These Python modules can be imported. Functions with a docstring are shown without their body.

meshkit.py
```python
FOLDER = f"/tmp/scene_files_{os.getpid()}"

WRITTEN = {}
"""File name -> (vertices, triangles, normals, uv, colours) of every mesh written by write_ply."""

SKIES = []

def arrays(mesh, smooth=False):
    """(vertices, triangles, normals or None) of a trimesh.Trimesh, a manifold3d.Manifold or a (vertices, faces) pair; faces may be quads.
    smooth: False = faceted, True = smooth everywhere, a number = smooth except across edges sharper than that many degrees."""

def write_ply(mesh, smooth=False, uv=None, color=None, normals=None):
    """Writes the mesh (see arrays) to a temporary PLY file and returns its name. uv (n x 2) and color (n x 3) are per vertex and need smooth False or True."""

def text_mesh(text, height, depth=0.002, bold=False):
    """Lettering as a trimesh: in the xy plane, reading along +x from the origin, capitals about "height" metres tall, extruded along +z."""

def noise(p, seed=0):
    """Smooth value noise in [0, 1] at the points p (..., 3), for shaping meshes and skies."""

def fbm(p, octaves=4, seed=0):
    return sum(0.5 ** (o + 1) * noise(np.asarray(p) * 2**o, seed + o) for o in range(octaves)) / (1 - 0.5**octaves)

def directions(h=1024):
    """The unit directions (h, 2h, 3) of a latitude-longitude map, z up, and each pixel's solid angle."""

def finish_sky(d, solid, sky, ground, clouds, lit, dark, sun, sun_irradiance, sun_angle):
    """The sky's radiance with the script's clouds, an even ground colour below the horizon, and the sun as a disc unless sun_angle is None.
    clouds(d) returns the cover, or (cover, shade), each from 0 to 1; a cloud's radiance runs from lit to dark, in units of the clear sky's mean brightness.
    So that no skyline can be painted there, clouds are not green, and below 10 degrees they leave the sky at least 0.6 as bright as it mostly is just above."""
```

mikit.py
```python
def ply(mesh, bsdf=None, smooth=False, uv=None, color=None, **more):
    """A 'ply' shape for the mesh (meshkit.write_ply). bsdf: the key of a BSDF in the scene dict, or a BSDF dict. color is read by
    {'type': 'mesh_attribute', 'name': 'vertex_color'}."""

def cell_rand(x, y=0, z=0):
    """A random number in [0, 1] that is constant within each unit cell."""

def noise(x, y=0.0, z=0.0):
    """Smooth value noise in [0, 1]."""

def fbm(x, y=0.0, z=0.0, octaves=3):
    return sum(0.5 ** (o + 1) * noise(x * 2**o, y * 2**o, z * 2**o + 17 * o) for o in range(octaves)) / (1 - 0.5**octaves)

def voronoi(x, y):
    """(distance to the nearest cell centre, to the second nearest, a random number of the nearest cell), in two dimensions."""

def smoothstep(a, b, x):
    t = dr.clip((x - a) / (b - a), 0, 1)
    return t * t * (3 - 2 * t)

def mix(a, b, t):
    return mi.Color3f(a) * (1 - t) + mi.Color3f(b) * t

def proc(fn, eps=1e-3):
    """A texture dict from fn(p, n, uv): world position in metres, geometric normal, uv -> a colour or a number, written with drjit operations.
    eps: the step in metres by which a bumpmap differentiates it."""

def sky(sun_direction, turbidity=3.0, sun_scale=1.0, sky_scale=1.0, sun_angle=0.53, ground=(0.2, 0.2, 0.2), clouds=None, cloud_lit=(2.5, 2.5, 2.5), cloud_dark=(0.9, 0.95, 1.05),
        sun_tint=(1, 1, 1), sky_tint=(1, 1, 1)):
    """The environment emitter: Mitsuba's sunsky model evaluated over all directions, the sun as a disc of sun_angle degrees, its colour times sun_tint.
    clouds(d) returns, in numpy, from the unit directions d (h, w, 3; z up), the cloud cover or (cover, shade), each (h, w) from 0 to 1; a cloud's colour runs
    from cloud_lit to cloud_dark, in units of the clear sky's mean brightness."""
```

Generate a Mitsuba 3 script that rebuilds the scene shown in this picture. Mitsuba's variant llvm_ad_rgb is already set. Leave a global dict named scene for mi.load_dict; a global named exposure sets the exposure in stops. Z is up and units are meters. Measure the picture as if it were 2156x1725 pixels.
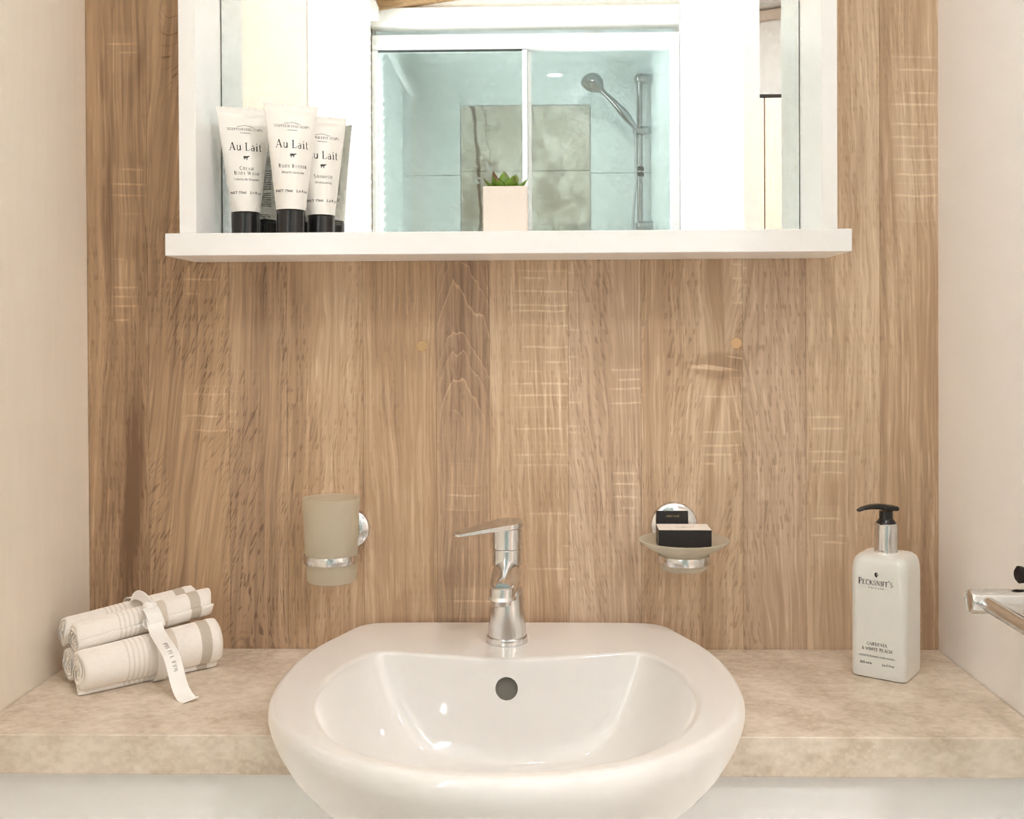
import math
import numpy as np, trimesh, mitsuba as mi, drjit as dr
import mikit, meshkit
import manifold3d as m3
from shapely.geometry import Polygon, LineString, Point, box as sbox
from shapely.ops import unary_union
from shapely import affinity

T = mi.ScalarTransform4f
F = mi.Float
scene, labels = {}, {}

# ------------------------------------------------------------------ camera
YAW, PITCH, ROLL = 0.0225, -0.0080, 0.0049
FPX, PY = 2237.4, 723.05
CAM = np.array([0.0, -1.375, 1.2075])


def cam_matrix():
    cy, sy, cp, sp, cr, sr = np.cos(YAW), np.sin(YAW), np.cos(PITCH), np.sin(PITCH), np.cos(ROLL), np.sin(ROLL)
    R = np.array([[cy, -sy, 0], [sy, cy, 0], [0, 0, 1]]) @ np.array([[1, 0, 0], [0, cp, -sp], [0, sp, cp]]) @ np.array([[cr, 0, sr], [0, 1, 0], [-sr, 0, cr]])
    m = np.eye(4)
    m[:3, 0], m[:3, 1], m[:3, 2], m[:3, 3] = -R[:, 0], R[:, 2], R[:, 1], CAM
    return m


scene['camera'] = {'type': 'perspective', 'fov': math.degrees(2 * math.atan(1078 / FPX)), 'fov_axis': 'x', 'near_clip': 0.02, 'far_clip': 60.0,
                   'principal_point_offset_y': (862.5 - PY) / 1725.0, 'to_world': T(cam_matrix())}
# ------------------------------------------------------------------ light (emitters sit in the lamp and window builders below)
DOWNLIGHT = (228.0, 221.0, 212.0)
WINDOW = (4.2, 4.6, 4.9)
LANDING = (105.0, 103.0, 104.0)
LANDING_2 = (70.0, 66.0, 58.0)
SHOWERLIGHT = (56.0, 57.0, 57.0)
exposure = 0.95

# ------------------------------------------------------------------ materials


def rgb(*c):
    return {'type': 'rgb', 'value': list(c)}


def prin(color, rough=0.5, spec=0.5, **k):
    return {'type': 'principled', 'base_color': rgb(*color) if isinstance(color, tuple) else color, 'roughness': rough, 'specular': spec, **k}


def two(b):
    return {'type': 'twosided', 'bsdf': b}


PX = [-0.5852, -0.5057, -0.3997, -0.3238, -0.2246, -0.1294, -0.0603, 0.0417, 0.1355, 0.2661, 0.3471, 0.4417, 0.5162]   # plank joints
#          0     1     2     3     4     5     6     7     8     9     10    11
TONE = [0.34, 0.43, 0.37, 0.56, 0.53, 0.46, 0.64, 0.58, 0.61, 0.57, 0.70, 0.58]
PINK = [0.15, 0.20, 0.45, 0.35, 0.35, 0.70, 0.50, 0.95, 0.55, 1.00, 0.50, 0.50]
SLNT = [0.02, -0.34, -0.25, -0.10, 0.00, 0.05, 0.03, 0.10, -0.12, 0.06, 0.08, 0.04]
PORE = [0.50, .90, 1.00, 0.70, 0.30, 0.30, 0.50, 0.80, 0.80, 0.80, 0.50, 0.40]
STRK = [1.30, 0.70, 0.80, 0.80, 0.60, 0.90, 0.60, 0.60, 0.80, 0.50, 0.60, 1.10]
SAW = [(-0.537, 1.577, .020, .026), (-0.530, 1.385, .022, .045), (-0.535, 1.265, .016, .045), (-0.437, 1.278, .022, .020), (-0.425, 1.112, .034, .030),
       (0.013, 1.165, .042, .130), (0.118, 1.135, .022, .032), (0.240, 1.08, .026, .062), (0.263, 1.275, .010, .030), (0.375, 1.06, .024, .045),
       (0.488, 1.46, .030, .105), (-0.095, 1.01, .024, .030), (0.115, .985, .016, .050), (0.375, .95, .022, .034), (0.02, .93, .03, .05), (-.07, .86, .05, .02)]
BLOB = [(-0.512, 1.565, .007, .030, .22), (-0.520, 1.05, .010, .12, .16), (-0.530, 0.98, .014, .07, .18), (-0.312, 1.15, .010, .60, .16), (-0.232, 1.18, .008, .12, .14),
        (-0.226, 1.00, .006, .05, .22), (0.142, 1.15, .012, .5, .10), (0.150, 0.98, .010, .06, .16), (0.255, 1.06, .009, .09, .16), (0.342, 1.1, .006, .5, .10),
        (0.447, 1.2, .007, .9, .16), (-0.36, 1.24, .03, .05, .10), (-0.122, .97, .010, .20, .14)]


def pick(x, vals):
    v = F(float(vals[0]))
    for b, val in zip(PX[1:-1], vals[1:]):
        v = dr.select(x > b, F(float(val)), v)
    return v


def sq(v):
    return v * v


def wood_fn(p, n, uv):
    x, z = p.x, p.z
    k = pick(x, range(12))
    seed = k * 7.31
    hx, hz = x - 0.243, z - 1.172          # knot
    kn = dr.exp(-(sq(hx / .055) + sq(hz / .075)))
    warp = (mikit.noise(x * 16 + seed, z * 2.4) - .5) * .022 + (mikit.fbm(x * 55 + seed, z * 11, octaves=2) - .5) * .007
    xg = x + warp + kn * .020 * dr.select(hx > 0, F(1), F(-.6))
    sl_ = pick(x, SLNT) * (z - 1.1) * (.3 + 1.2 * mikit.noise(x * 9, z * 3))
    xs = xg + .22 * sl_
    xp = xg + 1.25 * sl_
    g1 = mikit.fbm(xs * 430, z * 13 + seed, octaves=3)
    g2 = mikit.noise(xs * 130 + seed, z * 2.2)
    g3 = mikit.noise(xs * 46 + seed, z * .9)
    g4 = mikit.fbm(x * 9 + seed, z * 5, octaves=2)
    pp = mikit.noise(xp * 900 + seed, z * 95)
    pore = mikit.smoothstep(.66, .84, pp) * mikit.smoothstep(.20, .50, mikit.noise(x * 26, z * 6 + seed))
    fl = mikit.smoothstep(.70, .92, mikit.noise(xs * 520 + 9 + seed, z * 24))
    st = pick(x, STRK)
    tone = pick(x, TONE) + .36 * (g1 - .5) + .22 * st * (g2 - .5) + .26 * st * (g3 - .5) + .16 * (g4 - .5) - .27 * pore * pick(x, PORE) + .13 * fl
    line = mikit.smoothstep(.78, .93, mikit.noise(xs * 300 + 3.3 + seed, z * 2.6)) * st
    tone += .10 * line
    dl = mikit.smoothstep(.80, .95, mikit.noise(xs * 340 + 8.8 + seed, z * 4.5))
    tone -= .10 * dl
    for bx, bz, wx, wz, a in BLOB:
        w = dr.exp(-(sq((x + (mikit.noise(z * 22, bx * 90) - .5) * .006 - bx) / wx) + sq((z - bz) / wz)))
        tone -= a * w
    # saw marks
    mask = F(0)
    for bx, bz, wx, wz in SAW:
        mask = dr.maximum(mask, mikit.smoothstep(1.25, .55, dr.abs(x - bx) / wx) * mikit.smoothstep(1.15, .8, dr.abs(z - bz) / wz))
    zz = (z + .0022 * (mikit.noise(x * 45, z * 9) - .5) + .012 * (x - .2)) * 66 + k * .37
    zc = dr.floor(zz)
    pos = .5 + .6 * (mikit.cell_rand(zc, k, 2) - .5)
    d = dr.abs(zz - zc - pos)
    saw = mikit.smoothstep(.12, .04, d) * mikit.smoothstep(.15, .45, mikit.cell_rand(zc, k, 5)) * mikit.smoothstep(.20, .45, mikit.noise(x * 42, zc * 3.7 + seed)) * (.6 + .8 * mikit.noise(x * 420, zc * 2.1))
    tone += .20 * mask * saw + .05 * mask
    vs = mikit.smoothstep(.70, .86, mikit.noise(x * 330, z * 7 + 4)) * mask
    tone += .14 * vs
    # cathedral figure on one plank
    u = (x + .0985) / .034
    inp = dr.select((x > PX[5]) & (x < PX[6]), F(1), F(0))
    top = mikit.smoothstep(1.07, 1.15, z)
    ul = u + .25
    ff = z + dr.select(ul < 0, F(.105), F(.018)) * dr.abs(ul) + .03 * sq(ul) + .050 * (mikit.fbm(x * 48, z * 13, octaves=4) - .5)
    fr = ff * 24 + 1.1 * mikit.noise(ff * 17, 5.0)
    fr = fr - dr.floor(fr)
    tone += inp * top * (-.17 + .10 * fr + .26 * mikit.smoothstep(.90, .985, fr))
    low = inp * (1 - top)
    vl = (xs + .002 * mikit.noise(z * 40, x * 90)) * 120
    vl = vl - dr.floor(vl)
    tone += low * (-.06 + .13 * mikit.smoothstep(.75, .95, vl))
    # knot patch
    kp = mikit.smoothstep(1.2, .7, dr.sqrt(sq((x - .238) / .040) + sq((z - 1.166) / .018))) * dr.select(x < PX[9], F(1), F(0))
    tone += kp * (-.20 + .36 * mikit.smoothstep(.68, .85, mikit.noise(x * 26, (z + .15 * (x - .23)) * 260)))
    tone = dr.clip(tone, 0, 1)
    pk = pick(x, PINK) * .8
    lo = mikit.mix((.162, .091, .050), (.210, .136, .098), pk)
    mid = mikit.mix((.425, .275, .162), (.465, .330, .235), pk)
    hi = mikit.mix((.730, .555, .390), (.740, .595, .460), pk)
    c = dr.select(tone < .5, lo + (mid - lo) * (tone * 2), mid + (hi - mid) * (tone * 2 - 1))
    return c


def stone_fn(p, n, uv):
    a = mikit.fbm(p.x * 22, p.y * 22 + p.z * 22, 3.0, octaves=3)
    b = mikit.fbm(p.x * 120, p.y * 150 + p.z * 150, 9.0, octaves=3)
    s = mikit.smoothstep(.62, .75, mikit.noise(p.x * 260, p.y * 320 + p.z * 300))
    d = mikit.smoothstep(.55, .70, mikit.fbm(p.x * 14 + 5, p.y * 30 + p.z * 26, 1.0, octaves=4))
    t = dr.clip(.5 + 1.3 * (a - .5) + .9 * (b - .5) - .10 * d, 0, 1)
    c = mikit.mix((.500, .415, .330), (.715, .630, .540), t)
    return mikit.mix(c, (.74, .66, .56), .25 * s)


def marble_fn(p, n, uv):
    x, z = p.x, p.z
    col = dr.select(x > -.0425, F(1), F(0))
    xx = x + col * .11
    a = mikit.fbm(x * 9 + col * 3, z * 9, octaves=4)
    b = mikit.fbm(x * 70, z * 40, octaves=3)
    t = dr.clip(.5 + 1.2 * (a - .5) + .8 * (b - .5), 0, 1)
    c = mikit.mix((.50, .45, .38), (.80, .755, .68), t)
    wob = .035 * (mikit.fbm(z * 7, col * 5 + 1.0, octaves=3) - .5)
    v1 = dr.abs(xx + .262 + .06 * (2.05 - z) * (col * -2 + 1) * -1 + wob - col * .245) / (.007 + .008 * mikit.noise(z * 20, 3))
    v2 = dr.abs(xx + .222 + wob * 2.2 - col * .31 + .05 * (z - 2.05)) / .004
    v = mikit.smoothstep(1.2, .4, v1) * .75 + mikit.smoothstep(1.2, .3, v2) * .4
    pt = mikit.smoothstep(.56, .66, mikit.fbm(x * 11 + 2.2, z * 8 + 7.7, octaves=3)) * .45
    c = mikit.mix(c, (.13, .090, .062), dr.clip(v + pt * .8, 0, .92))
    s = mikit.smoothstep(.80, .90, mikit.noise(x * 60 + z * 30, z * 90))
    return mikit.mix(c, (.75, .73, .70), s * .5)


def towel_fn(p, n, uv):
    v = uv.y                               # 0..1 along the roll
    base = mi.Color3f(.85, .815, .775)
    weave = .94 + .12 * mikit.noise(uv.x * 900, v * 420)
    def band(a, b):
        return mikit.smoothstep(a - .006, a + .006, v) * mikit.smoothstep(b + .006, b - .006, v)
    c = mikit.mix(base, (.52, .465, .40), band(.835, .915))
    c = mikit.mix(c, (.66, .60, .53), band(.56, .655))
    for s in (.30, .335, .37, .405, .44):
        c = mikit.mix(c, (.62, .56, .50), .75 * band(s, s + .010))
    return c * weave


def oak_fn(p, n, uv):
    g = mikit.fbm(p.x * 150, p.z * 5, p.y * 20, octaves=3)
    return mikit.mix((.54, .43, .35), (.70, .585, .50), dr.clip(.5 + 1.4 * (g - .5), 0, 1))


def beam_fn(p, n, uv):
    g = mikit.fbm(p.x * 14, p.z * 190 - p.x * 27, p.y * 60, octaves=3)
    return mikit.mix((.19, .105, .045), (.42, .26, .13), dr.clip(.5 + 1.5 * (g - .5), 0, 1))


def cream_fn(p, n, uv):
    g = mikit.fbm(p.y * 120, p.z * 14, p.x * 60, octaves=2)
    return mikit.mix((.82, .75, .66), (.845, .785, .70), g)


def floor_fn(p, n, uv):
    g = mikit.fbm(p.x * 60, p.y * 5, octaves=3)
    return mikit.mix((.56, .54, .51), (.66, .64, .61), g)


def leaf_fn(p, n, uv):
    t = uv.y
    c = mikit.mix((.016, .050, .006), (.115, .215, .018), mikit.smoothstep(.05, .55, t))
    red = mikit.smoothstep(.55, 1.0, t) * mikit.smoothstep(.45, .75, uv.x)
    return mikit.mix(c, (.10, .035, .012), red * .8)


def leaf_red_fn(p, n, uv):
    c = mikit.mix((.030, .060, .008), (.14, .17, .025), mikit.smoothstep(.0, .5, uv.y))
    return mikit.mix(c, (.10, .03, .012), mikit.smoothstep(.45, .75, mikit.noise(uv.x * 4, uv.y * 2) + .2 * uv.y))


MATS = {
    'm_wood': two(prin(mikit.proc(wood_fn), .62, .28)),
    'm_stone': two(prin(mikit.proc(stone_fn), .42, .4)),
    'm_marble': two(prin(mikit.proc(marble_fn), .18, .5)),
    'm_towel': two(prin(mikit.proc(towel_fn), .95, .1, sheen=.4)),
    'm_oak': two(prin(mikit.proc(oak_fn), .5, .35)),
    'm_beam': two(prin(mikit.proc(beam_fn), .55, .3)),
    'm_cream': two(prin(mikit.proc(cream_fn), .5, .35)),
    'm_floor': two(prin(mikit.proc(floor_fn), .4, .4)),
    'm_leaf': two(prin(mikit.proc(leaf_fn), .32, .5)),
    'm_leaf_red': two(prin(mikit.proc(leaf_red_fn), .34, .5)),
    'm_white': two(prin((.84, .825, .80), .32, .45)),
    'm_white_wall': two(prin((.885, .87, .855), .45, .35)),
    'm_ceiling': two(prin((.82, .78, .72), .7, .2)),
    'm_lacquer': two(prin((.81, .81, .81), .22, .5)),
    'm_porcelain': two(prin((.73, .715, .70), .05, .55, clearcoat=.3, clearcoat_gloss=.95)),
    'm_chrome': two({'type': 'roughconductor', 'material': 'none', 'alpha': .022, 'specular_reflectance': rgb(.80, .80, .80)}),
    'm_chrome_dull': two({'type': 'roughconductor', 'material': 'none', 'alpha': .05, 'specular_reflectance': rgb(.44, .45, .455)}),
    'm_mirror': two({'type': 'conductor', 'material': 'none', 'specular_reflectance': rgb(.90, .935, .915)}),
    'm_edge': two(prin((.03, .035, .03), .3, .5)),
    'm_black': two(prin((.010, .009, .009), .22, .5)),
    'm_box_black': two(prin((.014, .012, .012), .35, .4)),
    'm_box_white': two(prin((.80, .75, .70), .45, .3)),
    'm_bottle': two(prin((.76, .765, .735), .12, .5)),
    'm_tube': two(prin((.77, .745, .705), .30, .45)),
    'm_tube_back': two(prin((.76, .76, .60), .30, .45)),
    'm_print': two(prin((.030, .028, .028), .5, .2)),
    'm_print_grey': two(prin((.20, .19, .18), .5, .2)),
    'm_gold': two(prin((.34, .25, .10), .4, .5)),
    'm_ribbon': two(prin((.84, .82, .80), .7, .2)),
    'm_pot': two(prin((.72, .645, .58), .45, .35)),
    'm_soil': two(prin((.02, .016, .010), .9, .1)),
    'm_cap': two(prin((.66, .43, .24), .5, .3)),
    'm_cap_dark': two(prin((.50, .33, .17), .5, .3)),
    'm_shower': two(prin((.79, .83, .835), .25, .5)),
    'm_dark': two(prin((.018, .014, .012), .6, .2)),
    'm_hole': two(prin((.12, .11, .095), .25, .5)),
    'm_frost': {'type': 'principledthin', 'base_color': rgb(.93, .895, .80), 'roughness': .45, 'spec_trans': .45, 'diff_trans': 1.25, 'eta': 1.3},
    'm_pane': {'type': 'thindielectric', 'int_ior': 1.52, 'specular_transmittance': rgb(.90, .96, .935)},
    'm_slat': {'type': 'principledthin', 'base_color': rgb(.70, .71, .71), 'roughness': .5, 'diff_trans': .20},
}
scene.update(MATS)

# ------------------------------------------------------------------ mesh helpers


def box(x0, x1, y0, y1, z0, z1, c=0.0):
    if c <= 0:
        b = trimesh.creation.box((x1 - x0, y1 - y0, z1 - z0))
        b.apply_translation(((x0 + x1) / 2, (y0 + y1) / 2, (z0 + z1) / 2))
        return b
    pts = []
    for i, (xa, xb) in enumerate(((x0, x0 + c), (x1, x1 - c))):
        for (ya, yb) in ((y0, y0 + c), (y1, y1 - c)):
            for (za, zb) in ((z0, z0 + c), (z1, z1 - c)):
                pts += [(xa, yb, zb), (xb, ya, zb), (xb, yb, za)]
    return trimesh.convex.convex_hull(np.array(pts))


def lathe(profile, n=48, at=(0, 0, 0), axis=None):
    """profile: (r, z) from bottom to top; closed solid when it begins and ends at r = 0."""
    pr = np.array(profile, float)
    a = np.arange(n) / n * 2 * np.pi
    v = np.stack([pr[:, None, 0] * np.cos(a), pr[:, None, 0] * np.sin(a), np.repeat(pr[:, 1:2], n, 1)], -1).reshape(-1, 3)
    f = []
    for i in range(len(pr) - 1):
        j = np.arange(n)
        q0, q1, q2, q3 = i * n + j, i * n + (j + 1) % n, (i + 1) * n + (j + 1) % n, (i + 1) * n + j
        f += [np.stack([q0, q1, q2], 1), np.stack([q0, q2, q3], 1)]
    m = trimesh.Trimesh(v, np.vstack(f), process=True)
    m.merge_vertices()
    m.update_faces(m.nondegenerate_faces())
    if axis is not None:
        m.apply_transform(trimesh.geometry.align_vectors([0, 0, 1], np.array(axis, float) / np.linalg.norm(axis)))
    m.apply_translation(at)
    return m


def tube(path, r, n=16, cap=True):
    path = np.array(path, float)
    r = np.broadcast_to(np.asarray(r, float), (len(path),))
    d = np.gradient(path, axis=0)
    d /= np.linalg.norm(d, axis=1, keepdims=True)
    up = np.array([0, 0, 1.0]) if abs(d[0, 2]) < .9 else np.array([1.0, 0, 0])
    x = np.cross(up, d[0])
    rings = []
    a = np.arange(n) / n * 2 * np.pi
    for p, t, rr in zip(path, d, r):
        x = x - t * (x @ t)
        x /= np.linalg.norm(x)
        y = np.cross(t, x)
        rings.append(p + rr * (np.cos(a)[:, None] * x + np.sin(a)[:, None] * y))
    return loft(rings, cap)


def loft(rings, cap=True):
    n, m = len(rings[0]), len(rings)
    v = np.vstack(rings)
    f = []
    j = np.arange(n)
    for i in range(m - 1):
        q0, q1, q2, q3 = i * n + j, i * n + (j + 1) % n, (i + 1) * n + (j + 1) % n, (i + 1) * n + j
        f += [np.stack([q0, q1, q2], 1), np.stack([q0, q2, q3], 1)]
    if cap:
        v = np.vstack([v, rings[0].mean(0), rings[-1].mean(0)])
        f += [np.stack([(j + 1) % n, j, j * 0 + m * n], 1), np.stack([(m - 1) * n + j, (m - 1) * n + (j + 1) % n, j * 0 + m * n + 1], 1)]
    t = trimesh.Trimesh(v, np.vstack(f), process=False)
    return t


def hull(*meshes):
    return trimesh.convex.convex_hull(np.vstack([m.vertices for m in meshes]))


def disc(x, y, z, r, h, n=32):
    c = trimesh.creation.cylinder(r, h, sections=n)
    c.apply_translation((x, y, z))
    return c


def join(*m):
    return trimesh.util.concatenate(m)


def to_m3(m):
    m = trimesh.Trimesh(m.vertices, m.faces, process=True)
    m.merge_vertices(digits_vertex=7)
    return m3.Manifold(m3.Mesh(np.array(m.vertices, np.float32), np.array(m.faces, np.uint32)))


def from_m3(m):
    k = m.to_mesh()
    return trimesh.Trimesh(np.array(k.vert_properties[:, :3], float), np.array(k.tri_verts), process=False)


def add(key, mesh, mat, smooth=30, **k):
    if key in scene:
        i = 1
        while f'{key}_{i:03d}' in scene:
            i += 1
        key = f'{key}_{i:03d}'
    scene[key] = mikit.ply(mesh, mat, smooth, **k)
    return key


def tag(key, label, cat, group=None):
    labels[key] = {'label': label, 'category': cat}
    if group:
        labels[key]['group'] = group


def struct(key, label=None):
    labels[key] = {'kind': 'structure', **({'label': label} if label else {})}


def rot_z(mesh, ang, at=(0, 0, 0)):
    mesh.apply_transform(trimesh.transformations.rotation_matrix(ang, [0, 0, 1], at))
    return mesh


# ------------------------------------------------------------------ lettering (a small stroke-built serif face)
TH, TN, SF = .15, .055, .05


def arc(cx, cy, rx, ry, a0, a1, n=10):
    return [(cx + rx * math.cos(math.radians(a0 + (a1 - a0) * i / n)), cy + ry * math.sin(math.radians(a0 + (a1 - a0) * i / n))) for i in range(n + 1)]


def stem(x, y0=0.0, y1=1.0, w=TH, s0=1, s1=1):
    o = [([(x, y0), (x, y1)], w)]
    if s0:
        o.append(([(x - .14, y0 + .025), (x + .14, y0 + .025)], SF))
    if s1:
        o.append(([(x - .14, y1 - .025), (x + .14, y1 - .025)], SF))
    return o


def sl(*p, w=TN):
    return [(list(p), w)]


GL = {
    'A': (.80, sl((.10, 0), (.38, 1)) + sl((.38, 1), (.68, 0), w=TH) + sl((.2, .33), (.58, .33)) + sl((0, .025), (.22, .025), w=SF) + sl((.54, .025), (.82, .025), w=SF)),
    'B': (.68, stem(.16) + sl((.16, .97), *arc(.32, .76, .20, .21, 90, -90), (.16, .55), w=.08) + sl((.16, .55), *arc(.34, .29, .24, .26, 90, -90), (.16, .03), w=.09)),
    'C': (.74, sl(*arc(.42, .5, .34, .48, 50, 310, 18), w=.10) + sl((.65, .7), (.65, .9), w=SF)),
    'D': (.82, stem(.16) + sl((.16, .97), *arc(.36, .5, .36, .47, 90, -90, 16), (.16, .03), w=.09)),
    'E': (.66, stem(.16) + sl((.16, .97), (.56, .97), (.58, .8)) + sl((.16, .52), (.44, .52)) + sl((.16, .03), (.56, .03), (.60, .22))),
    'F': (.62, stem(.16) + sl((.16, .97), (.54, .97), (.57, .8)) + sl((.16, .52), (.44, .52))),
    'G': (.80, sl(*arc(.42, .5, .34, .48, 50, 310, 18), (.66, .4), w=.10) + sl((.52, .42), (.76, .42), w=SF)),
    'H': (.86, stem(.16) + stem(.68) + sl((.16, .52), (.68, .52))),
    'I': (.34, stem(.16)),
    'K': (.80, stem(.16) + sl((.18, .42), (.62, .98)) + sl((.32, .58), (.68, .02), w=.12) + sl((.56, .025), (.8, .025), w=SF)),
    'L': (.64, stem(.16) + sl((.16, .03), (.54, .03), (.58, .24))),
    'M': (1.0, sl((.14, 0), (.18, 1)) + sl((.18, 1), (.48, .05), w=.11) + sl((.48, .05), (.78, 1)) + sl((.80, 0), (.80, 1), w=.13) + sl((0, .025), (.28, .025), w=SF) + sl((.66, .025), (.94, .025), w=SF)),
    'N': (.86, sl((.16, 0), (.16, 1)) + sl((.14, 1), (.70, .02), w=.12) + sl((.70, 0), (.70, 1)) + sl((.04, .025), (.30, .025), w=SF) + sl((.58, .975), (.82, .975), w=SF)),
    'O': (.86, sl(*arc(.42, .5, .35, .48, 0, 360, 24), w=.10)),
    'P': (.64, stem(.16) + sl((.16, .97), *arc(.34, .73, .22, .24, 90, -90), (.16, .49), w=.08)),
    'R': (.74, stem(.16) + sl((.16, .97), *arc(.32, .75, .20, .22, 90, -90), (.16, .53), w=.08) + sl((.32, .53), (.66, .02), w=.12)),
    'S': (.56, sl(*arc(.28, .74, .19, .23, 40, 270, 12), *arc(.28, .27, .21, .24, 90, -150, 12), w=.09)),
    'T': (.70, stem(.34, s1=0) + sl((.04, .78), (.06, .97), (.62, .97), (.64, .78))),
    'U': (.80, sl((.16, 1), (.16, .32), *arc(.40, .30, .24, .28, 180, 360), (.64, 1), w=.09) + sl((.03, .975), (.30, .975), w=SF) + sl((.52, .975), (.76, .975), w=SF)),
    'W': (1.06, sl((.08, 1), (.32, .02), w=.12) + sl((.32, .02), (.52, .9)) + sl((.52, .9), (.74, .02), w=.12) + sl((.74, .02), (.96, 1))),
    'Y': (.74, sl((.06, 1), (.36, .45), w=.12) + sl((.36, .45), (.64, 1)) + stem(.36, 0, .48, s1=0)),
    '&': (.80, sl((.72, .02), (.22, .72), *arc(.34, .80, .14, .17, 200, -20, 10), (.14, .36), *arc(.30, .24, .20, .22, 150, 330, 10), (.70, .44), w=.09)),
    "'": (.24, sl((.12, 1), (.10, .76), w=.10)),
    '.': (.24, sl((.1, .0), (.1, .08), w=.12)),
    'u': (.66, sl((.14, .62), (.14, .18), *arc(.30, .18, .16, .17, 180, 300), (.48, .2), w=.10) + stem(.50, 0, .64, s0=0, s1=0) + sl((.02, .62), (.16, .62), w=SF) + sl((.38, .62), (.5, .62), w=SF)),
    'a': (.58, stem(.42, 0, .46, s0=0, s1=0) + sl(*arc(.27, .46, .15, .18, 0, 150)) + sl(*arc(.24, .18, .17, .17, 60, 300, 12), w=.09)),
    'i': (.32, stem(.15, 0, .64, s1=0) + sl((.03, .62), (.15, .62), w=SF) + sl((.15, .84), (.15, .95), w=.12)),
    't': (.42, sl((.17, .86), (.17, .14), *arc(.27, .12, .10, .10, 180, 300, 6), w=.11) + sl((.03, .62), (.36, .62), w=SF)),
}


def serif(text, height, small=None, track=.06, boost=1.0):
    """flat lettering polygons; capitals height tall; small: scale of the letters written in lower case but set as small capitals."""
    x, out = 0.0, []
    for ch in text:
        if ch == ' ':
            x += .36 * height
            continue
        s, c = height, ch
        if small and ch.islower():
            s, c = height * small, ch.upper()
        adv, strokes = GL[c]
        for pts, w in strokes:
            g = LineString(pts).buffer(w * boost / 2, cap_style=2, join_style=2, mitre_limit=2)
            out.append(affinity.translate(affinity.scale(g, s, s, origin=(0, 0)), x, 0))
        x += (adv + track) * s
    g = unary_union(out)
    return affinity.translate(g, -(x - track * height) / 2, 0)


def extr(shape, depth):
    gs = [g for g in getattr(shape, 'geoms', [shape]) if g.area > 1e-12]
    return trimesh.util.concatenate([trimesh.creation.extrude_polygon(g, depth, engine='earcut') for g in gs])


def plain(text, height, depth, bold=False):
    m = meshkit.text_mesh(text, height, depth, bold)
    m.apply_translation((-(m.bounds[0, 0] + m.bounds[1, 0]) / 2, 0, 0))
    return m


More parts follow.
